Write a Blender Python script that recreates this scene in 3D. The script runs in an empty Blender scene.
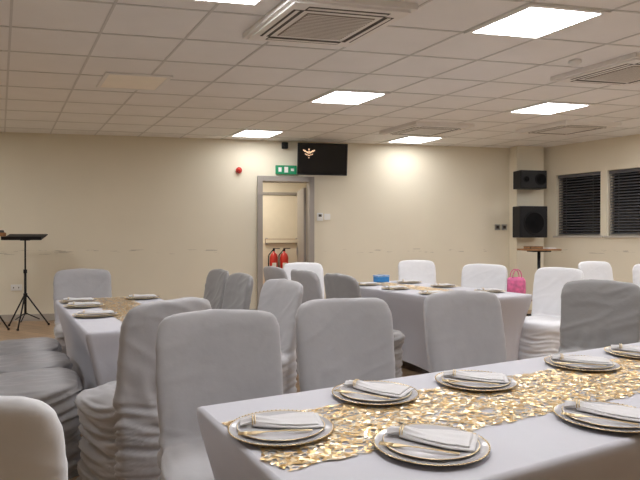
import bpy, bmesh, math, random
from mathutils import Vector, Matrix, noise
random.seed(4)
sc = bpy.context.scene
try:
    sc.view_settings.view_transform = 'Standard'
    sc.view_settings.look = 'None'
    sc.view_settings.exposure = 0.0
except Exception: pass
CH = 1.25; F = 560.0; CEIL = 2.8

# ------------------------------------------------------------ materials
def mat(name, col, rough=0.6, metal=0.0, spec=0.5, emit=None, estr=0.0, noise_amt=0.0, nscale=8.0, bump=0.0, bscale=60.0, sheen=0.0):
    m = bpy.data.materials.new(name); m.use_nodes = True
    nt = m.node_tree; b = nt.nodes['Principled BSDF']
    b.inputs['Base Color'].default_value = (*col, 1); b.inputs['Roughness'].default_value = rough
    b.inputs['Metallic'].default_value = metal; b.inputs['Specular IOR Level'].default_value = spec
    if sheen: b.inputs['Sheen Weight'].default_value = sheen
    if emit:
        b.inputs['Emission Color'].default_value = (*emit, 1); b.inputs['Emission Strength'].default_value = estr
    tc = nt.nodes.new('ShaderNodeTexCoord')
    n = nt.nodes.new('ShaderNodeTexNoise'); n.inputs['Scale'].default_value = nscale; n.inputs['Detail'].default_value = 4
    nt.links.new(tc.outputs['Object'], n.inputs['Vector'])
    r = nt.nodes.new('ShaderNodeValToRGB')
    a = max(noise_amt, 0.02)
    r.color_ramp.elements[0].position = 0.3; r.color_ramp.elements[1].position = 0.7
    r.color_ramp.elements[0].color = (*[c*(1-a) for c in col], 1)
    r.color_ramp.elements[1].color = (*[min(1, c*(1+a)) for c in col], 1)
    nt.links.new(n.outputs['Fac'], r.inputs['Fac']); nt.links.new(r.outputs['Color'], b.inputs['Base Color'])
    if bump:
        n2 = nt.nodes.new('ShaderNodeTexNoise'); n2.inputs['Scale'].default_value = bscale; n2.inputs['Detail'].default_value = 3
        nt.links.new(tc.outputs['Object'], n2.inputs['Vector'])
        bp = nt.nodes.new('ShaderNodeBump'); bp.inputs['Strength'].default_value = bump; bp.inputs['Distance'].default_value = 0.01
        nt.links.new(n2.outputs['Fac'], bp.inputs['Height']); nt.links.new(bp.outputs['Normal'], b.inputs['Normal'])
    return m

M_wall = mat('cream_wall_paint', (0.79, 0.735, 0.60), 0.75, spec=0.2, noise_amt=0.015, nscale=1.5)
def add_scuffs(m):
    nt = m.node_tree; b = nt.nodes['Principled BSDF']
    src = b.inputs['Base Color'].links[0].from_socket
    g = nt.nodes.new('ShaderNodeNewGeometry'); sep = nt.nodes.new('ShaderNodeSeparateXYZ')
    nt.links.new(g.outputs['Position'], sep.inputs[0])
    mp = nt.nodes.new('ShaderNodeMapping'); mp.inputs['Scale'].default_value = (3, 3, 30)
    nt.links.new(g.outputs['Position'], mp.inputs['Vector'])
    n = nt.nodes.new('ShaderNodeTexNoise'); n.inputs['Scale'].default_value = 1.6; n.inputs['Detail'].default_value = 5
    nt.links.new(mp.outputs[0], n.inputs['Vector'])
    def math_(op, a, bb):
        x = nt.nodes.new('ShaderNodeMath'); x.operation = op
        for i, v in enumerate((a, bb)):
            if v is None: continue
            if isinstance(v, (int, float)): x.inputs[i].default_value = v
            else: nt.links.new(v, x.inputs[i])
        return x.outputs[0]
    d = math_('ABSOLUTE', math_('SUBTRACT', sep.outputs[2], 1.02), None)
    band = math_('LESS_THAN', d, 0.035)
    th = math_('GREATER_THAN', n.outputs['Fac'], 0.62)
    f = math_('MULTIPLY', math_('MULTIPLY', band, th), 0.4)
    mx = nt.nodes.new('ShaderNodeMixRGB'); nt.links.new(f, mx.inputs['Fac']); nt.links.new(src, mx.inputs['Color1'])
    mx.inputs['Color2'].default_value = (0.25, 0.22, 0.18, 1)
    nt.links.new(mx.outputs[0], b.inputs['Base Color'])
add_scuffs(M_wall)
M_ceil = mat('ceiling_tile', (0.87, 0.87, 0.865), 0.9, spec=0.1, noise_amt=0.02, nscale=3, bump=0.1, bscale=150)
M_grid = mat('ceiling_tbar', (0.66, 0.66, 0.65), 0.6)
M_panel = mat('led_panel_lit', (1, 1, 1), 0.5, emit=(0.97, 0.975, 1.0), estr=28.0)
M_panel2 = mat('led_panel_lit_dimmed', (1, 1, 1), 0.5, emit=(0.98, 0.975, 0.98), estr=15.0)  # weaker emission, set to curb bright spots on the back wall
M_paneloff = mat('light_diffuser_off', (0.97, 0.93, 0.84), 0.5)
M_white = mat('white_plastic', (0.85, 0.85, 0.83), 0.45)
M_acw = mat('ac_plastic', (0.85, 0.83, 0.80), 0.5)
M_acg = mat('ac_grille', (0.34, 0.30, 0.26), 0.6)
M_dark = mat('dark_slot', (0.07, 0.06, 0.055), 0.6)
M_black = mat('black_plastic', (0.010, 0.010, 0.012), 0.5, spec=0.3)
M_grille = mat('speaker_grille', (0.008, 0.008, 0.009), 0.9, spec=0.15, bump=0.3, bscale=300)
M_screen = mat('tv_screen', (0.004, 0.004, 0.006), 0.12)
M_glow = mat('tv_light_reflections', (0.8, 0.5, 0.3), 0.5, emit=(1.0, 0.66, 0.42), estr=0.8)  # painted reflections of warm ceiling lights, made to glow on the screen
M_frame = mat('door_frame_paint', (0.34, 0.31, 0.28), 0.5)
M_skirt = mat('skirting_paint', (0.42, 0.38, 0.33), 0.5)
M_red = mat('red_paint', (0.55, 0.03, 0.02), 0.35)
M_green = mat('exit_green', (0.0, 0.20, 0.08), 0.4, emit=(0.0, 0.6, 0.25), estr=0.1)
M_wood = mat('wood_brown', (0.30, 0.15, 0.06), 0.45, noise_amt=0.25, nscale=14)
M_metal = mat('steel', (0.5, 0.5, 0.5), 0.3, metal=1)
M_gold = mat('gold_rim', (0.80, 0.64, 0.38), 0.3, metal=1)
M_plate = mat('plate_glaze', (0.56, 0.55, 0.565), 0.15)
M_napkin = mat('napkin_linen', (0.70, 0.685, 0.69), 0.9, bump=0.2, bscale=400, sheen=0.2)
M_cloth = mat('table_spandex', (0.56, 0.555, 0.595), 0.75, noise_amt=0.02, nscale=3, bump=0.08, bscale=30)
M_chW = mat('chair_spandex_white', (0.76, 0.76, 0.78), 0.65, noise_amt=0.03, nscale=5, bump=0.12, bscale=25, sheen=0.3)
M_chL = mat('chair_spandex_shaded', (0.42, 0.41, 0.42), 0.6, noise_amt=0.04, nscale=5, bump=0.12, bscale=25, sheen=0.3)  # light cover darkened: shade on backs turned from the lamps, put into colour
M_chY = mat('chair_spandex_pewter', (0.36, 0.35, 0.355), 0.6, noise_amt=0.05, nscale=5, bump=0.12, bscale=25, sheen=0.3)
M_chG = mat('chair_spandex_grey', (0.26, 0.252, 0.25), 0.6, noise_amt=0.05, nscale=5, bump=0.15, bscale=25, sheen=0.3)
M_blind = mat('blind_slat', (0.11, 0.11, 0.12), 0.5)
M_glass = mat('night_glass', (0.008, 0.01, 0.014), 0.1)
M_upvc = mat('window_frame', (0.55, 0.52, 0.47), 0.5)
M_pink = mat('pink_fabric', (0.65, 0.14, 0.30), 0.7, noise_amt=0.3, nscale=20)
M_blue = mat('blue_plastic', (0.03, 0.22, 0.55), 0.4)

def mat_floor():
    m = bpy.data.materials.new('wood_laminate'); m.use_nodes = True
    nt = m.node_tree; b = nt.nodes['Principled BSDF']; b.inputs['Roughness'].default_value = 0.35
    tc = nt.nodes.new('ShaderNodeTexCoord'); mp = nt.nodes.new('ShaderNodeMapping')
    mp.inputs['Rotation'].default_value = (0, 0, math.radians(30))
    nt.links.new(tc.outputs['Object'], mp.inputs['Vector'])
    br = nt.nodes.new('ShaderNodeTexBrick'); br.inputs['Scale'].default_value = 1
    br.inputs['Brick Width'].default_value = 1.2; br.inputs['Row Height'].default_value = 0.16; br.inputs['Mortar Size'].default_value = 0.003
    br.inputs['Color1'].default_value = (0.46, 0.31, 0.19, 1); br.inputs['Color2'].default_value = (0.37, 0.245, 0.145, 1); br.inputs['Mortar'].default_value = (0.1, 0.06, 0.03, 1)
    nt.links.new(mp.outputs[0], br.inputs['Vector'])
    mp2 = nt.nodes.new('ShaderNodeMapping'); mp2.inputs['Scale'].default_value = (1.5, 18, 1); nt.links.new(mp.outputs[0], mp2.inputs['Vector'])
    n = nt.nodes.new('ShaderNodeTexNoise'); n.inputs['Scale'].default_value = 2; n.inputs['Detail'].default_value = 6
    nt.links.new(mp2.outputs[0], n.inputs['Vector'])
    mx = nt.nodes.new('ShaderNodeMixRGB'); mx.blend_type = 'OVERLAY'; mx.inputs['Fac'].default_value = 0.5
    nt.links.new(br.outputs['Color'], mx.inputs['Color1']); nt.links.new(n.outputs['Fac'], mx.inputs['Color2'])
    nt.links.new(mx.outputs[0], b.inputs['Base Color'])
    return m
M_floor = mat_floor()

def mat_runner():
    m = bpy.data.materials.new('gold_foil_lace'); m.use_nodes = True
    nt = m.node_tree; b = nt.nodes['Principled BSDF']; L = nt.links.new
    b.inputs['Metallic'].default_value = 0.72; b.inputs['Roughness'].default_value = 0.3
    tc = nt.nodes.new('ShaderNodeTexCoord')
    v = nt.nodes.new('ShaderNodeTexVoronoi'); v.inputs['Scale'].default_value = 105; L(tc.outputs['Object'], v.inputs['Vector'])
    cr = nt.nodes.new('ShaderNodeValToRGB'); e = cr.color_ramp.elements
    e[0].position = 0.0; e[0].color = (0.62, 0.38, 0.13, 1); e[1].position = 1.0; e[1].color = (1.0, 0.95, 0.84, 1)
    k = cr.color_ramp.elements.new(0.5); k.color = (0.93, 0.68, 0.34, 1)
    sp = nt.nodes.new('ShaderNodeSeparateXYZ'); L(v.outputs['Color'], sp.inputs[0]); L(sp.outputs[0], cr.inputs['Fac']); L(cr.outputs[0], b.inputs['Base Color'])
    g = nt.nodes.new('ShaderNodeNewGeometry')
    sub = nt.nodes.new('ShaderNodeVectorMath'); sub.operation = 'SUBTRACT'; L(v.outputs['Color'], sub.inputs[0]); sub.inputs[1].default_value = (0.5, 0.5, 0.5)
    scl = nt.nodes.new('ShaderNodeVectorMath'); scl.operation = 'SCALE'; L(sub.outputs[0], scl.inputs[0]); scl.inputs['Scale'].default_value = 0.8
    add = nt.nodes.new('ShaderNodeVectorMath'); add.operation = 'ADD'; L(scl.outputs[0], add.inputs[0]); L(g.outputs['Normal'], add.inputs[1])
    nrm = nt.nodes.new('ShaderNodeVectorMath'); nrm.operation = 'NORMALIZE'; L(add.outputs[0], nrm.inputs[0])
    L(nrm.outputs[0], b.inputs['Normal'])
    mp = nt.nodes.new('ShaderNodeMapping'); mp.inputs['Scale'].default_value = (1.0, 1.7, 1); L(tc.outputs['Object'], mp.inputs['Vector'])
    v2 = nt.nodes.new('ShaderNodeTexVoronoi'); v2.feature = 'DISTANCE_TO_EDGE'; v2.inputs['Scale'].default_value = 34
    n4 = nt.nodes.new('ShaderNodeTexNoise'); n4.inputs['Scale'].default_value = 16; n4.inputs['Detail'].default_value = 3
    L(tc.outputs['Object'], n4.inputs['Vector'])
    mxv = nt.nodes.new('ShaderNodeMixRGB'); mxv.inputs['Fac'].default_value = 0.10; L(mp.outputs[0], mxv.inputs['Color1']); L(n4.outputs['Color'], mxv.inputs['Color2'])
    L(mxv.outputs[0], v2.inputs['Vector'])
    lt = nt.nodes.new('ShaderNodeMath'); lt.operation = 'LESS_THAN'; lt.inputs[1].default_value = 0.11; L(v2.outputs['Distance'], lt.inputs[0])
    v5 = nt.nodes.new('ShaderNodeTexVoronoi'); v5.inputs['Scale'].default_value = 42; L(mxv.outputs[0], v5.inputs['Vector'])
    s5 = nt.nodes.new('ShaderNodeSeparateXYZ'); L(v5.outputs['Color'], s5.inputs[0])
    gt = nt.nodes.new('ShaderNodeMath'); gt.operation = 'GREATER_THAN'; gt.inputs[1].default_value = 0.50; L(s5.outputs[0], gt.inputs[0])
    mxx = nt.nodes.new('ShaderNodeMath'); mxx.operation = 'MAXIMUM'; L(lt.outputs[0], mxx.inputs[0]); L(gt.outputs[0], mxx.inputs[1])
    L(mxx.outputs[0], b.inputs['Alpha'])
    return m
M_runner = mat_runner()

# ------------------------------------------------------------ builder
class B:
    def __init__(s): s.bm = bmesh.new(); s.mats = []
    def mi(s, m):
        if m not in s.mats: s.mats.append(m)
        return s.mats.index(m)
    def box(s, c, d, m, rot=None, bev=0.0):
        r = bmesh.ops.create_cube(s.bm, size=1)
        vs = r['verts']
        M = Matrix.Translation(Vector(c)) @ (rot.to_4x4() if rot else Matrix.Identity(4)) @ Matrix.Diagonal((*d, 1))
        bmesh.ops.transform(s.bm, matrix=M, verts=vs)
        fs = {f for v in vs for f in v.link_faces}
        if bev:
            es = list({e for v in vs for e in v.link_edges})
            rb = bmesh.ops.bevel(s.bm, geom=es, offset=bev, segments=2, affect='EDGES', profile=0.5)
            fs = {f for f in fs if f.is_valid} | set(rb['faces'])
        for f in fs: f.material_index = s.mi(m)
    def cyl(s, p0, p1, r0, m, r1=None, seg=16):
        p0, p1 = Vector(p0), Vector(p1); r1 = r0 if r1 is None else r1
        d = p1 - p0
        r = bmesh.ops.create_cone(s.bm, cap_ends=True, segments=seg, radius1=r0, radius2=r1, depth=d.length)
        M = Matrix.Translation((p0+p1)/2) @ Vector((0, 0, 1)).rotation_difference(d.normalized()).to_matrix().to_4x4()
        bmesh.ops.transform(s.bm, matrix=M, verts=r['verts'])
        for f in {f for v in r['verts'] for f in v.link_faces}:
            f.material_index = s.mi(m); f.smooth = len(f.verts) == 4
    def lathe(s, prof, mfun, seg=48, M=Matrix.Identity(4)):
        rings = []
        for (r, z) in prof:
            if r < 1e-5: rings.append([s.bm.verts.new(M @ Vector((0, 0, z)))])
            else: rings.append([s.bm.verts.new(M @ Vector((r*math.cos(2*math.pi*i/seg), r*math.sin(2*math.pi*i/seg), z))) for i in range(seg)])
        for k in range(len(rings)-1):
            a, b = rings[k], rings[k+1]; m = s.mi(mfun(k))
            for i in range(seg):
                j = (i+1) % seg
                if len(a) == 1: f = s.bm.faces.new((a[0], b[i], b[j]))
                elif len(b) == 1: f = s.bm.faces.new((a[i], b[0], a[j]))
                else: f = s.bm.faces.new((a[i], b[i], b[j], a[j]))
                f.material_index = m; f.smooth = True
    def poly(s, pts, m):
        f = s.bm.faces.new([s.bm.verts.new(Vector(p)) for p in pts]); f.material_index = s.mi(m); return f
    def mesh(s, name, recalc=True):
        if recalc: bmesh.ops.recalc_face_normals(s.bm, faces=s.bm.faces)
        me = bpy.data.meshes.new(name); s.bm.to_mesh(me); s.bm.free()
        for m in s.mats: me.materials.append(m)
        return me
    def obj(s, name, loc=(0, 0, 0), rz=0.0, recalc=True):
        return place(name, s.mesh(name, recalc), loc, rz)
def place(name, me, loc=(0, 0, 0), rz=0.0):
    o = bpy.data.objects.new(name, me); sc.collection.objects.link(o)
    o.location = loc; o.rotation_euler = (0, 0, rz); return o
def face_rz(f): return math.atan2(-f[0], f[1])

# ------------------------------------------------------------ room shell
O = Vector((-4.72, 8.27)); d = Vector((8.51, 1.59)).normalized(); n = Vector((-d.y, d.x)); TH = math.atan2(d.y, d.x)
C = Vector((3.79, 9.86)); r = Vector((1.02, -1.43)).normalized(); rn = Vector((-r.y, r.x)); RTH = math.atan2(r.y, r.x)
SL = (-6.5+4.72)/d.x; SC = (C-O).length
YB = -2.5; RL = (C.y-YB)/(-r.y)
V1 = O + d*SL; V2 = C; V3 = C + r*RL; V4 = Vector((-6.5, YB))
poly = [V4, V3, V2, V1]

b = B(); b.poly([(p.x, p.y, 0) for p in poly], M_floor); fl = b.obj('floor')
b = B(); b.poly([(p.x, p.y, CEIL) for p in reversed(poly)], M_ceil); b.obj('ceiling', recalc=False)

DS0, DS1, DZ = 3.84, 4.63, 2.16
def seg_wall(b, s0, s1, z0, z1, t=0.15, m=M_wall, o0=0.0):
    b.box(((s0+s1)/2, o0+t/2, (z0+z1)/2), (s1-s0, t, z1-z0), m)
b = B()
seg_wall(b, SL-0.15, DS0, 0, CEIL); seg_wall(b, DS1, SC+0.1, 0, CEIL); seg_wall(b, DS0, DS1, DZ, CEIL)
b.obj('wall_back', (O.x, O.y, 0), TH)
b = B()
seg_wall(b, SL, 3.77, 0, 0.1, 0.015, M_skirt, -0.015); seg_wall(b, 4.70, 8.15, 0, 0.1, 0.015, M_skirt, -0.015)
b.obj('baseboard_back', (O.x, O.y, 0), TH)
b = B(); b.box((8.41, -0.12, CEIL/2), (0.5, 0.26, CEIL), M_wall); b.obj('wall_pillar', (O.x, O.y, 0), TH)

wins = [(0.396, 1.16), (1.266, 2.03), (2.14, 2.9)]
Z0, Z1 = 1.27, 2.30
b = B(); prev = -0.05
for (a0, a1) in wins:
    seg_wall(b, prev, a0, 0, CEIL, 0.2); seg_wall(b, a0, a1, 0, Z0, 0.2); seg_wall(b, a0, a1, Z1, CEIL, 0.2); prev = a1
seg_wall(b, prev, RL, 0, CEIL, 0.2)
b.obj('wall_right', (C.x, C.y, 0), RTH)
for i, (a0, a1) in enumerate(wins):
    b = B(); w = a1-a0; h = Z1-Z0; cx = (a0+a1)/2; cz = (Z0+Z1)/2
    b.box((cx, 0.15, cz), (w, 0.01, h), M_glass)
    for sx in (-1, 1): b.box((cx+sx*(w/2-0.02), 0.12, cz), (0.04, 0.06, h), M_upvc)
    for sz in (-1, 1): b.box((cx, 0.12, cz+sz*(h/2-0.02)), (w-0.08, 0.06, 0.04), M_upvc)
    b.box((cx, 0.06, Z1-0.03), (w-0.03, 0.05, 0.05), M_blind)
    R = Matrix.Rotation(math.radians(35), 3, 'X')
    ns = 21
    for k in range(ns):
        b.box((cx, 0.06, Z0+0.04+k*(h-0.12)/(ns-1)), (w-0.05, 0.035, 0.003), M_blind, R)
    for sx in (-0.3, 0.3): b.box((cx+sx*w, 0.06, cz), (0.006, 0.004, h-0.08), M_blind)
    b.obj('window_%d' % (i+1), (C.x, C.y, 0), RTH)
b = B()
for (a0, a1) in wins: b.box(((a0+a1)/2, -0.005, Z0-0.015), (a1-a0+0.08, 0.05, 0.03), M_upvc)
b.obj('trim_windowsill', (C.x, C.y, 0), RTH)
b = B(); seg_wall(b, 0.35, RL-0.2, 0, 0.1, 0.015, M_skirt, -0.015); b.obj('baseboard_right', (C.x, C.y, 0), RTH)
b = B(); b.box((-6.575, (YB+V1.y)/2, CEIL/2), (0.15, V1.y-YB, CEIL), M_wall); b.obj('wall_left')
b = B(); b.box(((V3.x-6.5)/2, YB-0.075, CEIL/2), (V3.x+6.5, 0.15, CEIL), M_wall); b.obj('wall_front')

b = B()
b.box((DS0-0.02, 0.04, DZ/2+0.03), (0.08, 0.28, DZ+0.06), M_frame); b.box((DS1+0.02, 0.04, DZ/2+0.03), (0.08, 0.28, DZ+0.06), M_frame)
b.box(((DS0+DS1)/2, 0.04, DZ+0.02), (DS1-DS0, 0.28, 0.08), M_frame)
b.obj('trim_doorframe', (O.x, O.y, 0), TH)
b = B()
b.box((DS1-0.045, 0.57, 1.04), (0.045, 0.74, 2.06), M_frame, bev=0.004)
b.box((DS1-0.08, 0.86, 1.0), (0.02, 0.03, 0.14), M_metal); b.cyl((DS1-0.09, 0.86, 1.02), (DS1-0.09, 0.76, 1.02), 0.01, M_metal)
b.obj('door_1', (O.x, O.y, 0), TH)
M_cor = mat('corridor_paint', (0.78, 0.71, 0.58), 0.7)
for nm, bc, bd in (('wall_corridor_end', (4.0, 2.05, 1.2), (2.4, 0.1, 2.4)), ('wall_corridor_left', (2.85, 1.1, 1.2), (0.1, 1.8, 2.4)), ('wall_corridor_right', (5.15, 1.1, 1.2), (0.1, 1.8, 2.4))):
    b = B(); b.box(bc, bd, M_cor); b.obj(nm, (O.x, O.y, 0), TH)
b = B(); b.box((4.0, 1.1, 2.43), (2.4, 1.9, 0.06), M_white); b.obj('ceiling_corridor', (O.x, O.y, 0), TH)
b = B(); b.box((4.0, 1.12, -0.02), (2.4, 1.94, 0.04), M_floor); b.obj('floor_corridor', (O.x, O.y, 0), TH)
M_pc = mat('corridor_lamp', (1, 1, 1), 0.5, emit=(1.0, 0.93, 0.82), estr=22.0)
b = B(); b.box((3.75, 1.15, 2.385), (0.5, 0.5, 0.03), M_pc); b.obj('corridor_ceiling_light', (O.x, O.y, 0), TH)
b = B()
b.box((4.05, 1.975, 1.03), (1.5, 0.03, 2.06), M_cor, bev=0.004)
for x in (3.27, 4.83): b.box((x, 1.97, 1.05), (0.06, 0.05, 2.1), M_frame)
b.box((4.05, 1.97, 2.1), (1.62, 0.05, 0.05), M_frame); b.box((3.95, 1.955, 1.03), (0.012, 0.012, 2.0), M_frame)
b.box((4.4, 1.92, 1.17), (0.66, 0.04, 0.09), M_wood, bev=0.01)
for x in (4.1, 4.7): b.box((x, 1.94, 1.17), (0.05, 0.05, 0.12), M_metal)
b.obj('door_2', (O.x, O.y, 0), TH)
def extinguisher():
    b = B()
    b.lathe([(0, 0), (0.07, 0), (0.08, 0.02), (0.08, 0.38), (0.06, 0.44), (0.025, 0.47), (0.02, 0.5), (0, 0.5)], lambda k: M_red, 24)
    b.box((0, 0, 0.52), (0.04, 0.03, 0.05), M_black); b.box((0.05, 0, 0.55), (0.13, 0.02, 0.015), M_black)
    b.cyl((-0.02, 0, 0.52), (-0.1, 0, 0.42), 0.01, M_black); b.cyl((-0.1, 0, 0.42), (-0.1, 0, 0.15), 0.012, M_black)
    b.box((0, -0.081, 0.22), (0.08, 0.004, 0.12), M_white)
    return b.mesh('fire_extinguisher')
me = extinguisher()
for s in (4.22, 4.42):
    p = O + d*s + n*1.70
    place('fire_extinguisher', me, (p.x, p.y, 0.48), TH)
b = B(); b.box((0, 0, 0.24), (0.42, 0.22, 0.48), M_red, bev=0.01); p = O+d*4.32+n*1.70; b.obj('extinguisher_stand', (p.x, p.y, 0.0), TH)
def onwall(s, off, z): p = O+d*s+n*off; return (p.x, p.y, z)
b = B(); b.box((0, 0, 0), (0.34, 0.05, 0.14), M_green, bev=0.005); b.box((0, -0.027, 0), (0.06, 0.004, 0.09), M_white)
b.box((-0.1, -0.027, 0), (0.05, 0.004, 0.07), M_white); b.box((0.1, -0.027, 0), (0.05, 0.004, 0.04), M_white)
b.obj('fire_exit_sign', onwall(4.24, -0.03, 2.33), TH)
b = B(); b.box((0, 0, 0), (0.1, 0.07, 0.1), M_black, bev=0.01); b.cyl((0, -0.035, 0), (0, -0.06, 0), 0.03, M_black); b.obj('security_camera', onwall(4.22, -0.04, 2.72), TH)
b = B(); b.cyl((0, 0, 0), (0, -0.05, 0), 0.05, M_red, 0.045, 24); b.cyl((0, -0.05, 0), (0, -0.09, 0), 0.03, M_red, 0.02, 16); b.obj('fire_alarm_sounder', onwall(3.49, 0, 2.31), TH)
b = B(); b.box((0, -0.01, 0), (0.1, 0.02, 0.13), M_white, bev=0.004); b.box((0, -0.022, 0.02), (0.05, 0.004, 0.04), M_dark); b.obj('thermostat', onwall(4.80, 0, 1.58), TH)
b = B(); b.box((0, -0.01, 0), (0.1, 0.02, 0.1), M_white, bev=0.004); b.box((0, -0.02, 0), (0.05, 0.006, 0.03), M_acw); b.obj('light_switch', onwall(4.92, 0, 1.58), TH)
for s in (7.93, 8.06):
    b = B(); b.box((0, -0.01, 0), (0.09, 0.02, 0.1), M_metal, bev=0.003); b.box((0, -0.02, 0), (0.05, 0.006, 0.05), M_dark); b.obj('wall_socket', onwall(s, 0, 1.42), TH)
b = B(); b.box((0, -0.01, 0), (0.15, 0.02, 0.09), M_white, bev=0.003)
for x in (-0.035, 0.035): b.box((x, -0.021, 0.0), (0.012, 0.003, 0.02), M_dark)
b.obj('wall_socket', onwall(0.22, 0, 0.5), TH)
# TV; glowing dots imitate ceiling lights reflected in the dark screen
b = B(); Ri = Matrix.Rotation(math.radians(8), 3, 'X')
b.box((0, 0, 0), (0.80, 0.06, 0.50), M_black, Ri, bev=0.008)
b.box(Ri @ Vector((0, -0.0315, 0.008)), (0.765, 0.003, 0.455), M_screen, Ri)
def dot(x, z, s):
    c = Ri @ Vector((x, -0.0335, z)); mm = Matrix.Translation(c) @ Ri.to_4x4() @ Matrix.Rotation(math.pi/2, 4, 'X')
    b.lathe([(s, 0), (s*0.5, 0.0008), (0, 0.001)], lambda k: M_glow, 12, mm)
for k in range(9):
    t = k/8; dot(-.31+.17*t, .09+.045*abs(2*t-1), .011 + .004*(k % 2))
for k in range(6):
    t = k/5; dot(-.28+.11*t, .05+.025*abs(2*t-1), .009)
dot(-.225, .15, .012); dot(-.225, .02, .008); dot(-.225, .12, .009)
b.cyl((0, 0.02, 0.05), (0, 0.26, 0.12), 0.025, M_black); b.box((0, 0.265, 0.12), (0.2, 0.02, 0.2), M_black)
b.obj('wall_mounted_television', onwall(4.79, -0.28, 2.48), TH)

# ------------------------------------------------------------ ceiling grid, lights, AC
ta = Vector((-0.31, 0.541)); tb = Vector((0.61, 0.13)); L0 = Vector((0.30, 6.2))
def clip(p, dr):
    t0, t1 = -50, 50
    for i in range(4):
        a = poly[i]; e = poly[(i+1) % 4]-a; nn = Vector((-e.y, e.x))
        num = (p-a).dot(nn); den = dr.dot(nn)
        if abs(den) < 1e-9:
            if num < 0: return None
            continue
        t = -num/den
        if den > 0: t0 = max(t0, t)
        else: t1 = min(t1, t)
    return (p+dr*t0, p+dr*t1) if t1 > t0 else None
b = B()
for (dr, st) in ((ta, tb), (tb, ta)):
    for k in range(-40, 41):
        c = clip(L0+st*(k+0.5), dr)
        if not c: continue
        a, e = c; dn = (e-a).normalized(); w = Vector((-dn.y, dn.x))*0.009
        ps = [a+w, a-w, e-w, e+w]
        lo = [b.bm.verts.new((q.x, q.y, CEIL-0.005)) for q in ps]; hi = [b.bm.verts.new((q.x, q.y, CEIL)) for q in ps]
        b.bm.faces.new(lo); b.bm.faces.new((lo[0], lo[3], hi[3], hi[0])); b.bm.faces.new((lo[1], lo[2], hi[2], hi[1]))
b.mi(M_grid); b.obj('ceiling_grid')
def slab(b, c, ea, eb, z0, z1, m):
    cs = [c-ea-eb, c-ea+eb, c+ea+eb, c+ea-eb]
    lo = [b.bm.verts.new((q.x, q.y, z0)) for q in cs]; hi = [b.bm.verts.new((q.x, q.y, z1)) for q in cs]
    fs = [b.bm.faces.new(lo), b.bm.faces.new(hi)] + [b.bm.faces.new((lo[i], lo[(i+1) % 4], hi[(i+1) % 4], hi[i])) for i in range(4)]
    for f in fs: f.material_index = b.mi(m)
A4 = ta*4; B4 = tb*4
lit = [L0, L0-A4, L0+B4, L0-A4+B4, L0-A4*2, Vector((-0.56, 3.42)), L0+B4*2, L0+B4*2-A4, L0-A4*2+B4, L0-B4*2, L0-B4*2-A4, L0+B4*2-A4*2, L0-A4*2-B4]  # includes one unseen panel added at far left to brighten the left wall
Z = Vector((0, 0))
def lightpanel(name, c, m):
    b = B(); slab(b, Z, ta*0.43, tb*0.43, CEIL-0.012, CEIL-0.008, m)
    for sg in (-1, 1):
        slab(b, ta*0.46*sg, ta*0.03, tb*0.49, CEIL-0.016, CEIL-0.001, M_white)
        slab(b, tb*0.46*sg, ta*0.43, tb*0.03, CEIL-0.016, CEIL-0.001, M_white)
    b.obj(name, (c.x, c.y, 0))
for c in lit: lightpanel('led_ceiling_panel', c, M_panel)
for c in (L0+A4, L0+A4+B4, L0-B4*2+ta*2): lightpanel('led_ceiling_panel', c, M_panel2)  # last one is out of view, added to brighten the left wall
lightpanel('led_ceiling_panel', Vector((-1.86, 5.58)), M_paneloff)
def cassette(c, sc_=1.0):
    b = B(); ua = ta.normalized()*0.42*sc_; ub = tb.normalized()*0.42*sc_
    slab(b, Z, ua, ub, CEIL-0.04, CEIL-0.001, M_acw)
    slab(b, Z, ua*0.93, ub*0.93, CEIL-0.055, CEIL-0.04, M_acw)
    slab(b, Z, ua*0.56, ub*0.56, CEIL-0.06, CEIL-0.055, M_acg)
    for k in range(-8, 9):
        slab(b, ua*0.06*k*1.1, ua*0.010, ub*0.54, CEIL-0.064, CEIL-0.06, M_acw)
    for sg in (-1, 1):
        slab(b, ua*0.74*sg, ua*0.085, ub*0.66, CEIL-0.057, CEIL-0.055, M_dark)
        slab(b, ub*0.74*sg, ua*0.66, ub*0.085, CEIL-0.057, CEIL-0.055, M_dark)
        slab(b, ua*0.755*sg, ua*0.03, ub*0.64, CEIL-0.06, CEIL-0.057, M_acw)
        slab(b, ub*0.755*sg, ua*0.64, ub*0.03, CEIL-0.06, CEIL-0.057, M_acw)
    b.obj('ceiling_air_conditioner', (c[0], c[1], 0))
for c in ((0.03, 4.0), (1.49, 7.95), (3.45, 7.85), (2.85, 5.15)): cassette(c)
b = B(); b.lathe([(0, 0), (0.05, 0), (0.055, -0.02), (0.035, -0.03), (0.03, -0.045), (0, -0.047)], lambda k: M_white, 24); b.obj('smoke_detector', (2.24, 4.93, CEIL))

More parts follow.
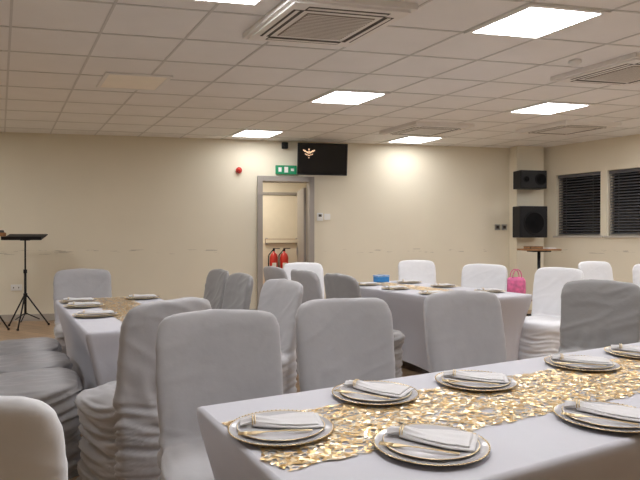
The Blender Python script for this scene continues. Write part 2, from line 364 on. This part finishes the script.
# ------------------------------------------------------------ chair covers
def loft(bm, levels, nseg=48, sup=5.0):
    rings = []
    for (z, hx, hy, cy, curve) in levels:
        ring = []
        for i in range(nseg):
            t = 2*math.pi*i/nseg; c, s = math.cos(t), math.sin(t)
            x = hx*math.copysign(abs(c)**(2/sup), c); y = hy*math.copysign(abs(s)**(2/sup), s)
            ring.append(bm.verts.new((x, cy+y+curve*x*x, z - 0.35*x*x*(1 if z > .9 else 0))))
        rings.append(ring)
    for a, b_ in zip(rings, rings[1:]):
        for i in range(nseg): bm.faces.new((a[i], a[(i+1) % nseg], b_[(i+1) % nseg], b_[i]))
    bm.faces.new(list(reversed(rings[0]))); bm.faces.new(rings[-1])
def chair_mesh(name, m, amp, seed):
    bm = bmesh.new()
    loft(bm, [(0.0, .235, .245, .02, 0), (.04, .23, .24, .02, 0), (.2, .212, .222, .02, 0), (.36, .22, .225, .02, 0), (.43, .235, .24, .02, 0), (.465, .235, .24, .02, 0), (.485, .22, .225, .02, 0), (.495, .18, .18, .02, 0)], sup=4.5)
    lv = []
    for (z, hx, hy) in [(0.0, .235, .05), (.1, .23, .045), (.3, .228, .045), (.5, .235, .042), (.65, .243, .038), (.8, .246, .034), (.88, .244, .032), (.92, .239, .030), (.945, .228, .026), (.957, .21, .02), (.962, .18, .012)]:
        cy = -.19 - max(0, z-.42)*.17 - (0.02 if z < .1 else 0)
        lv.append((z, hx, hy, cy, .5 if z > .45 else 0.1))
    loft(bm, lv, sup=3.6)
    bmesh.ops.recalc_face_normals(bm, faces=bm.faces)
    me = bpy.data.meshes.new('tmp'); bm.to_mesh(me); bm.free()
    o = bpy.data.objects.new('tmp', me); sc.collection.objects.link(o)
    rm = o.modifiers.new('r', 'REMESH'); rm.mode = 'VOXEL'; rm.voxel_size = 0.010
    sm = o.modifiers.new('s', 'SMOOTH'); sm.iterations = 7; sm.factor = 0.6
    dg = bpy.context.evaluated_depsgraph_get(); dg.update()
    out = bpy.data.meshes.new_from_object(o.evaluated_get(dg)); out.name = name
    bpy.data.objects.remove(o)
    off = Vector((seed*3.1, seed*1.7, seed))
    nv = [v.normal.copy() for v in out.vertices]
    for v, nn in zip(out.vertices, nv):
        p = v.co.copy()
        low = max(0.0, min(1.0, (0.56-p.z)/0.12))
        side = 1 - abs(nn.z)
        q = Vector((p.x*2.5, p.y*2.5, p.z*26 - 28*(p.x*p.x+p.y*p.y) + 2*p.x))+off
        w = noise.noise(q); ridge = (1-abs(w)*2.6)
        a1 = amp*1.3*low*side*ridge
        q2 = Vector((p.x*5, p.y*5, p.z*4 - p.x*3))+off*2
        a2 = amp*0.4*noise.noise(q2)
        q3 = Vector((p.x*18+p.z*6, p.y*8, p.z*5-p.x*5))+off
        near = math.exp(-((p.z-.52)/.1)**2)
        a3 = amp*0.9*near*noise.noise(q3)
        q4 = Vector((p.x*5+p.z*9, p.y*2, p.z*3-p.x*2))+off*3
        up = max(0, min(1, (p.z-.5)/.1)); w4 = 1-abs(noise.noise(q4))*4
        a4 = amp*0.3*up*max(0, w4)
        v.co = p + nn*(a1+a2+a3+a4)
        if v.co.z < 0.001: v.co.z = 0.001
    zmin = min(v.co.z for v in out.vertices)
    for v in out.vertices: v.co.z -= zmin*max(0, 1-v.co.z*5)
    for pl in out.polygons: pl.use_smooth = True
    out.materials.clear(); out.materials.append(m)
    return out
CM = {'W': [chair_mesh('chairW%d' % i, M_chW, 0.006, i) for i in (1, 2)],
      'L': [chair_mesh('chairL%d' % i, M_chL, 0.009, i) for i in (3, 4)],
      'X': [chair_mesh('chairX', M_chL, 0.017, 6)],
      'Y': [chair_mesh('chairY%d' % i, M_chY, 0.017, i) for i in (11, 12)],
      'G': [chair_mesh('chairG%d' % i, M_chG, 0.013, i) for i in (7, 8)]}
cnt = [0]
def chair(bx, by, f, kind, name='covered_banquet_chair'):
    f = Vector(f).normalized(); cnt[0] += 1
    ms = CM[kind]
    place(name, ms[cnt[0] % len(ms)], (bx+f.x*0.26, by+f.y*0.26, 0), face_rz(f))
ax = Vector((0.5, -0.866)); bx_ = Vector((0.866, 0.5))
chair(-0.40, 2.22, (0.34, -0.94), 'L'); chair(0.11, 2.66, (0.36, -0.93), 'L'); chair(0.76, 3.02, (0.36, -0.93), 'L')
chair(1.88, 3.75, (-0.6, -0.8), 'G')
chair(-2.17, 5.12, (0.45, -0.89), 'L')
chair(-0.69, 2.62, (-0.78, 0.62), 'X')
chair(-0.90, 5.00, (-0.866, -0.5), 'G'); chair(-0.63, 4.45, (-0.866, -0.5), 'G'); chair(-0.25, 3.82, (-0.8, -0.6), 'L')
for c in ((-1.57, 2.98), (-1.85, 3.47), (-2.13, 3.96)): chair(c[0]-0.866*.26, c[1]-0.5*.26, (0.866, 0.5), 'Y')
chair(0.15, 4.42, (0.866, 0.5), 'G'); chair(-0.15, 4.98, (0.866, 0.5), 'L'); chair(-0.46, 5.55, (0.866, 0.5), 'L')
chair(-0.20, 6.42, (0.35, -0.93), 'W'); chair(1.22, 7.1, (0.15, -1), 'W'); chair(1.78, 6.05, (-0.5, -0.85), 'W'); chair(2.29, 5.35, (-0.75, -0.6), 'W')
chair(3.3, 6.75, (0.3, -0.95), 'W'); chair(3.72, 6.2, (-0.2, -0.95), 'W')
chair(-0.735, 1.04, (-0.06, 1.0), 'W')

# ------------------------------------------------------------ tables
def table_mesh(name, Lx, Wy, H=0.75):
    b = B(); m = b.mi(M_cloth)
    pts = []
    def side(x0, y0, x1, y1, nseg):
        for i in range(nseg):
            t = i/nseg; pts.append((x0+(x1-x0)*t, y0+(y1-y0)*t, t, abs(x1-x0)+abs(y1-y0)))
    hx, hy = Lx/2, Wy/2
    side(-hx, -hy, hx, -hy, 48); side(hx, -hy, hx, hy, 24); side(hx, hy, -hx, hy, 48); side(-hx, hy, -hx, -hy, 24)
    levels = [(H, 0.012), (H-0.004, 0.003), (H-0.012, 0.0), (H-0.03, 0.0)]
    ns = 14
    rings = []
    for (z, ins) in levels:
        rings.append([b.bm.verts.new((x*(1-ins/hx), y*(1-ins/hy), z)) for (x, y, t, l) in pts])
    for k in range(1, ns+1):
        u = k/ns; ring = []
        for (x, y, t, l) in pts:
            mid = math.sin(math.pi*t)**0.7 if 0 < t < 1 else 0
            zb = 0.0 + 0.10*mid*(1 if l > 1 else 0.7)
            z = (H-0.03)*(1-u) + zb*u
            ins = 0.10*math.sin(math.pi*min(u, .5))**1.0*(0.45+0.55*u) + 0.06*mid*math.sin(math.pi*u*0.85)
            ring.append(b.bm.verts.new((x*(1-ins/hx), y*(1-ins/hy), z)))
        rings.append(ring)
    N = len(pts)
    for a, c in zip(rings, rings[1:]):
        for i in range(N):
            f = b.bm.faces.new((a[i], c[i], c[(i+1) % N], a[(i+1) % N])); f.smooth = True; f.material_index = m
    f = b.bm.faces.new(rings[0])
    for sx in (-1, 1):
        for sy in (-1, 1):
            b.cyl((sx*(hx-0.14), sy*(hy-0.13), 0), (sx*(hx-0.14), sy*(hy-0.13), H-0.03), 0.014, M_metal)
    return b.mesh(name)
def table(name, corner, u, L, W, v):
    u = Vector(u).normalized(); v = Vector(v).normalized(); c = Vector(corner)+u*L/2+v*W/2
    place('banquet_table', table_mesh('banquet_table', L, W), (c.x, c.y, 0), math.atan2(u.y, u.x))

def plate_mesh():
    b = B()
    prof = [(0, 0), (0.105, 0), (0.131, 0.0045), (0.1350, 0.0055), (0.1358, 0.0068), (0.1330, 0.0070), (0.1322, 0.0062), (0.105, 0.003), (0.078, 0.003),
            (0.080, 0.004), (0.108, 0.0085), (0.1130, 0.0098), (0.1133, 0.0110), (0.1108, 0.0110), (0.106, 0.0098), (0.078, 0.0065), (0, 0.006)]
    gold = {3, 4, 5, 11, 12}
    b.lathe(prof, lambda k: M_gold if k in gold else M_plate, 72)
    for i in range(72):
        t = 2*math.pi*i/72; rr = bmesh.ops.create_icosphere(b.bm, subdivisions=1, radius=0.0022, matrix=Matrix.Translation((0.1345*math.cos(t), 0.1345*math.sin(t), 0.0072)))
        for f in {f for v in rr['verts'] for f in v.link_faces}: f.material_index = b.mi(M_gold); f.smooth = True
    return b.mesh('dinner_plate')
def napkin_mesh():
    b = B(); NU, NV = 24, 24
    def sheet(top, m):
        g = [[b.bm.verts.new(top(i/NU, -1+2*j/NV)) for j in range(NV+1)] for i in range(NU+1)]
        h = [[b.bm.verts.new((g[i][j].co.x, g[i][j].co.y, max(0.0, g[i][j].co.z-0.003))) for j in range(NV+1)] for i in range(NU+1)]
        mi = b.mi(m); fs = []
        for i in range(NU):
            for j in range(NV):
                fs.append(b.bm.faces.new((g[i][j], g[i+1][j], g[i+1][j+1], g[i][j+1])))
                fs.append(b.bm.faces.new((h[i][j], h[i][j+1], h[i+1][j+1], h[i+1][j])))
        for i in range(NU):
            for j in (0, NV): fs.append(b.bm.faces.new((g[i][j], h[i][j], h[i+1][j], g[i+1][j])))
        for j in range(NV):
            for i in (0, NU): fs.append(b.bm.faces.new((g[i][j], g[i][j+1], h[i][j+1], h[i][j])))
        for f in fs: f.smooth = True; f.material_index = mi
    for l in range(2):
        def fn(u, v, l=l):
            w = 0.016+(0.040-0.008*l)*min(1, u*1.5)**0.8
            k = 1-min(1, u*2.2)
            z = 0.0045+l*0.0038 + 0.013*(1-v*v)*k + 0.0014*math.cos(v*9+l*2+u)*(0.4+k)
            return (-0.075+u*(0.180-0.012*l), v*w + 0.004*l, z)
        sheet(fn, M_napkin)
    def fn2(u, v):
        w = 0.014+0.016*u
        return (-0.075-u*0.03, v*w, 0.010-0.003*u+0.003*math.cos(v*7+1)+0.006*(1-v*v))
    sheet(fn2, M_napkin)
    R = Matrix.Translation((-0.07, 0, 0.011)) @ Matrix.Rotation(math.pi/2, 4, 'Y')
    N1, N2 = 24, 8
    for dx in (-0.003, 0.003):
        ring = [[b.bm.verts.new(R @ Vector(((0.011+0.0016*math.cos(2*math.pi*j/N2))*math.cos(2*math.pi*i/N1), (0.018+0.0016*math.cos(2*math.pi*j/N2))*math.sin(2*math.pi*i/N1), dx+0.0016*math.sin(2*math.pi*j/N2)))) for j in range(N2)] for i in range(N1)]
        for i in range(N1):
            for j in range(N2):
                f = b.bm.faces.new((ring[i][j], ring[(i+1) % N1][j], ring[(i+1) % N1][(j+1) % N2], ring[i][(j+1) % N2])); f.smooth = True; f.material_index = b.mi(M_gold)
    return b.mesh('folded_napkin')
def fork_mesh():
    b = B(); mi = b.mi(M_gold)
    prof = [(-.085, .0045), (-.06, .0040), (-.02, .0022), (.03, .0020), (.045, .006), (.055, .0095), (.065, .0095)]
    def zz(x): return 0.0035+0.003*math.exp(-((x+0.0)/.05)**2)
    pr = None
    for (x, w) in prof:
        z = zz(x); q = [b.bm.verts.new((x, -w, z)), b.bm.verts.new((x, w, z)), b.bm.verts.new((x, w, z-.0018)), b.bm.verts.new((x, -w, z-.0018))]
        if pr:
            for i in range(4): b.bm.faces.new((pr[i], pr[(i+1) % 4], q[(i+1) % 4], q[i]))
        else: b.bm.faces.new(q)
        pr = q
    b.bm.faces.new(pr)
    for k in range(4):
        y = -.0078+k*.0052; b.cyl((.064, y, zz(.064)-.001), (.098, y, .0035), 0.0012, M_gold, seg=6)
    return b.mesh('table_fork')
PM = plate_mesh(); NM = napkin_mesh(); FM = fork_mesh()
def setting(x, y, rz=0.0):
    place('dinner_plate', PM, (x, y, 0.757)); place('folded_napkin', NM, (x+0.012*math.sin(-rz), y+0.014, 0.757+0.0105), rz)
    ox = Vector((math.sin(rz), -math.cos(rz)))*0.058
    place('table_fork', FM, (x+ox.x-0.012, y+ox.y, 0.757+0.0095), rz+math.pi)
def runner(c, u, L, W):
    b = B(); nu, nvv = int(L/0.02), int(W/0.02); m = b.mi(M_runner)
    g = []
    for i in range(nu+1):
        row = []
        for j in range(nvv+1):
            x = -L/2+L*i/nu; y = -W/2+W*j/nvv
            if j in (0, nvv): y += 0.016*noise.noise(Vector((x*14, j, 0)))
            if i in (0, nu): x += 0.03*noise.noise(Vector((y*14, i, 5)))
            row.append(b.bm.verts.new((x, y, 0.0035+0.0028*noise.noise(Vector((x*30, y*30, 1))))))
        g.append(row)
    for i in range(nu):
        for j in range(nvv):
            f = b.bm.faces.new((g[i][j], g[i+1][j], g[i+1][j+1], g[i][j+1])); f.smooth = True
    u = Vector(u)
    b.obj('gold_table_runner', (c[0], c[1], 0.75), math.atan2(u.y, u.x))

K = Vector((-0.365, 1.655)); u = Vector((0.88, 0.475)).normalized(); v = Vector((u.y, -u.x))
table('t', K, u, 2.44, 0.78, v)
c = K+u*1.23+v*0.37; runner(c, u, 2.41, 0.36)
for (x, y, rr) in ((-0.10, 1.437, 0.15), (0.173, 1.757, -0.5), (0.53, 1.906, -0.25), (1.015, 2.17, -0.25), (0.262, 1.324, -0.35), (0.783, 1.527, -0.5)):
    setting(x, y, rr)
for a_, b_ in ((1.85, 0.19), (1.5, 0.62), (2.05, 0.62)): p = K+u*a_+v*b_; setting(p.x, p.y, -0.4)
K2 = Vector((-2.1, 4.44)); table('t', K2, ax, 1.76, 0.76, bx_)
c = K2+ax*0.88+bx_*0.38; runner(c, ax, 1.7, 0.30)
for a_, b_ in ((0.25, 0.14), (0.58, 0.14), (1.12, 0.14), (0.25, 0.62), (0.9, 0.62), (1.5, 0.62)):
    p = K2+ax*a_+bx_*b_; setting(p.x, p.y, 0.4)
K3 = Vector((0.16, 6.02)); table('t', K3, ax, 1.83, 0.90, bx_)
c = K3+ax*0.95+bx_*0.42; runner(c, ax, 1.6, 0.28)
for a_, b_ in ((0.35, 0.16), (0.85, 0.16), (1.4, 0.16), (0.35, 0.73), (0.9, 0.73), (1.5, 0.73)):
    p = K3+ax*a_+bx_*b_; setting(p.x, p.y, 0.4)
p = K3+ax*0.075+bx_*0.56
b = B(); b.box((0, 0, 0.03), (0.15, 0.1, 0.06), M_blue, bev=0.005); b.box((0, 0, 0.068), (0.156, 0.106, 0.016), M_white, bev=0.003)
b.box((0.0, 0, 0.077), (0.02, 0.107, 0.004), M_blue); b.obj('gift_box', (p.x, p.y, 0.75), math.atan2(bx_.y, bx_.x))
K4 = Vector((2.66, 5.35)); table('t', K4, ax, 1.83, 0.76, bx_)
for a_, b_ in ((0.3, 0.16), (0.8, 0.16)):
    p = K4+ax*a_+bx_*b_; setting(p.x, p.y, 0.4)

# ------------------------------------------------------------ stands
def music_stand(x, y, rz, deskmat, w, h):
    b = B()
    b.cyl((0, 0, 0.18), (0, 0, h*0.62), 0.016, M_black); b.cyl((0, 0, h*0.6), (0, 0, h-0.02), 0.011, M_black)
    b.cyl((0, 0, h*0.6), (0, 0, h*0.64), 0.024, M_black); b.cyl((0, 0, 0.42), (0, 0, 0.47), 0.026, M_black)
    for k in range(3):
        t = 2*math.pi*k/3+0.5; e = Vector((0.30*math.cos(t), 0.30*math.sin(t), 0.012))
        b.cyl((0.02*math.cos(t), 0.02*math.sin(t), 0.44), e, 0.01, M_black); b.cyl((0, 0, 0.2), e*0.6+Vector((0, 0, 0.09)), 0.007, M_black)
        b.cyl(e+Vector((0, 0, -0.01)), e+Vector((0, 0, 0.015)), 0.015, M_black)
    R = Matrix.Rotation(math.radians(12), 3, 'X')
    b.box((0, 0, h), (w, 0.34, 0.015), deskmat, R, bev=0.003); b.box(R @ Vector((0, -0.17, 0.02))+Vector((0, 0, h)), (w, 0.012, 0.045), deskmat, R)
    b.box((0, 0, h-0.03), (0.1, 0.1, 0.04), M_black)
    b.obj('music_stand', (x, y, 0), rz)
music_stand(-4.08, 7.75, 0.2, M_black, 0.5, 1.25)
music_stand(-4.32, 7.25, 0.6, M_wood, 0.42, 1.30)

def speaker(name, w, h, dp, x, y, z, rz, cones):
    b = B(); b.box((0, 0, 0), (w, dp, h), M_black, bev=0.012)
    b.box((0, -dp/2-0.004, 0), (w*0.93, 0.01, h*0.92), M_grille, bev=0.003)
    for (cx, cz, cr) in cones:
        Mx = Matrix.Translation((cx, -dp/2-0.01, cz)) @ Matrix.Rotation(math.pi/2, 4, 'X')
        b.lathe([(cr, 0), (cr*0.97, 0.012), (cr*0.9, 0.012), (cr*0.85, 0.004), (cr*0.3, 0.001), (cr*0.28, 0.006), (0, 0.01)], lambda k: M_grille if k != 1 else M_black, 32, Mx)
    b.box((0, dp/2+0.03, 0), (0.08, 0.06, 0.12), M_black); b.box((0, dp/2+0.07, 0), (0.14, 0.02, 0.2), M_black)
    b.obj(name, (x, y, z), rz)
def pil(s, off): p = O+d*s+n*off; return p
p = pil(8.28, -0.45); speaker('wall_speaker', 0.48, 0.30, 0.24, p.x, p.y, 2.20, TH, [(0.12, 0, 0.1), (-0.14, 0, 0.05)])
p = pil(8.28, -0.45); speaker('wall_speaker', 0.50, 0.52, 0.24, p.x, p.y, 1.50, TH, [(0, -0.02, 0.19)])
b = B()
b.box((0, 0, 1.05), (0.56, 0.36, 0.03), M_wood, bev=0.005); b.cyl((0, 0, 0.03), (0, 0, 1.04), 0.025, M_black)
b.box((0, 0, 0.015), (0.4, 0.06, 0.03), M_black); b.box((0, 0, 0.016), (0.06, 0.34, 0.028), M_black)
b.box((0, 0, 1.025), (0.3, 0.2, 0.02), M_black); b.box((-0.1, 0, 1.085), (0.22, 0.2, 0.04), M_black, bev=0.005); b.box((0.17, 0, 1.073), (0.14, 0.2, 0.016), M_white)
b.obj('small_pedestal_table', (3.48, 8.9, 0), TH)
b = B(); 
b.lathe([(0, 0), (0.11, 0.0), (0.13, 0.06), (0.125, 0.2), (0.10, 0.24), (0.07, 0.245), (0, 0.23)], lambda k: M_pink, 28, Matrix.Diagonal((1, 0.5, 1, 1)))
for sy in (-0.03, 0.03):
    prev = None
    for k in range(13):
        t = math.pi*k/12; q = Vector((0.06*math.cos(t), sy, 0.24+0.10*math.sin(t)))
        if prev: b.cyl(prev, q, 0.006, M_pink, seg=8)
        prev = q
b.obj('pink_handbag', (2.38, 6.8, 0.516), 0.2)
b = B(); b.box((0, 0, 0.50), (0.36, 0.34, 0.03), M_wood, bev=0.004)
for sx in (-1, 1):
    for sy in (-1, 1): b.cyl((sx*0.15, sy*0.14, 0.49), (sx*0.17, sy*0.15, 0), 0.013, M_black)
b.obj('wooden_stool', (2.38, 6.8, 0), TH)

# ------------------------------------------------------------ world + camera
w = bpy.data.worlds.new('World'); sc.world = w; w.use_nodes = True
w.node_tree.nodes['Background'].inputs[0].default_value = (0.02, 0.025, 0.04, 1); w.node_tree.nodes['Background'].inputs[1].default_value = 0.5
cam = bpy.data.cameras.new('Camera'); co = bpy.data.objects.new('Camera', cam); sc.collection.objects.link(co)
cam.sensor_width = 36; cam.lens = 36*F/640; cam.clip_start = 0.02
co.location = (0, 0, CH); co.rotation_euler = (math.radians(90)-math.atan(3/F), 0, 0)
sc.camera = co
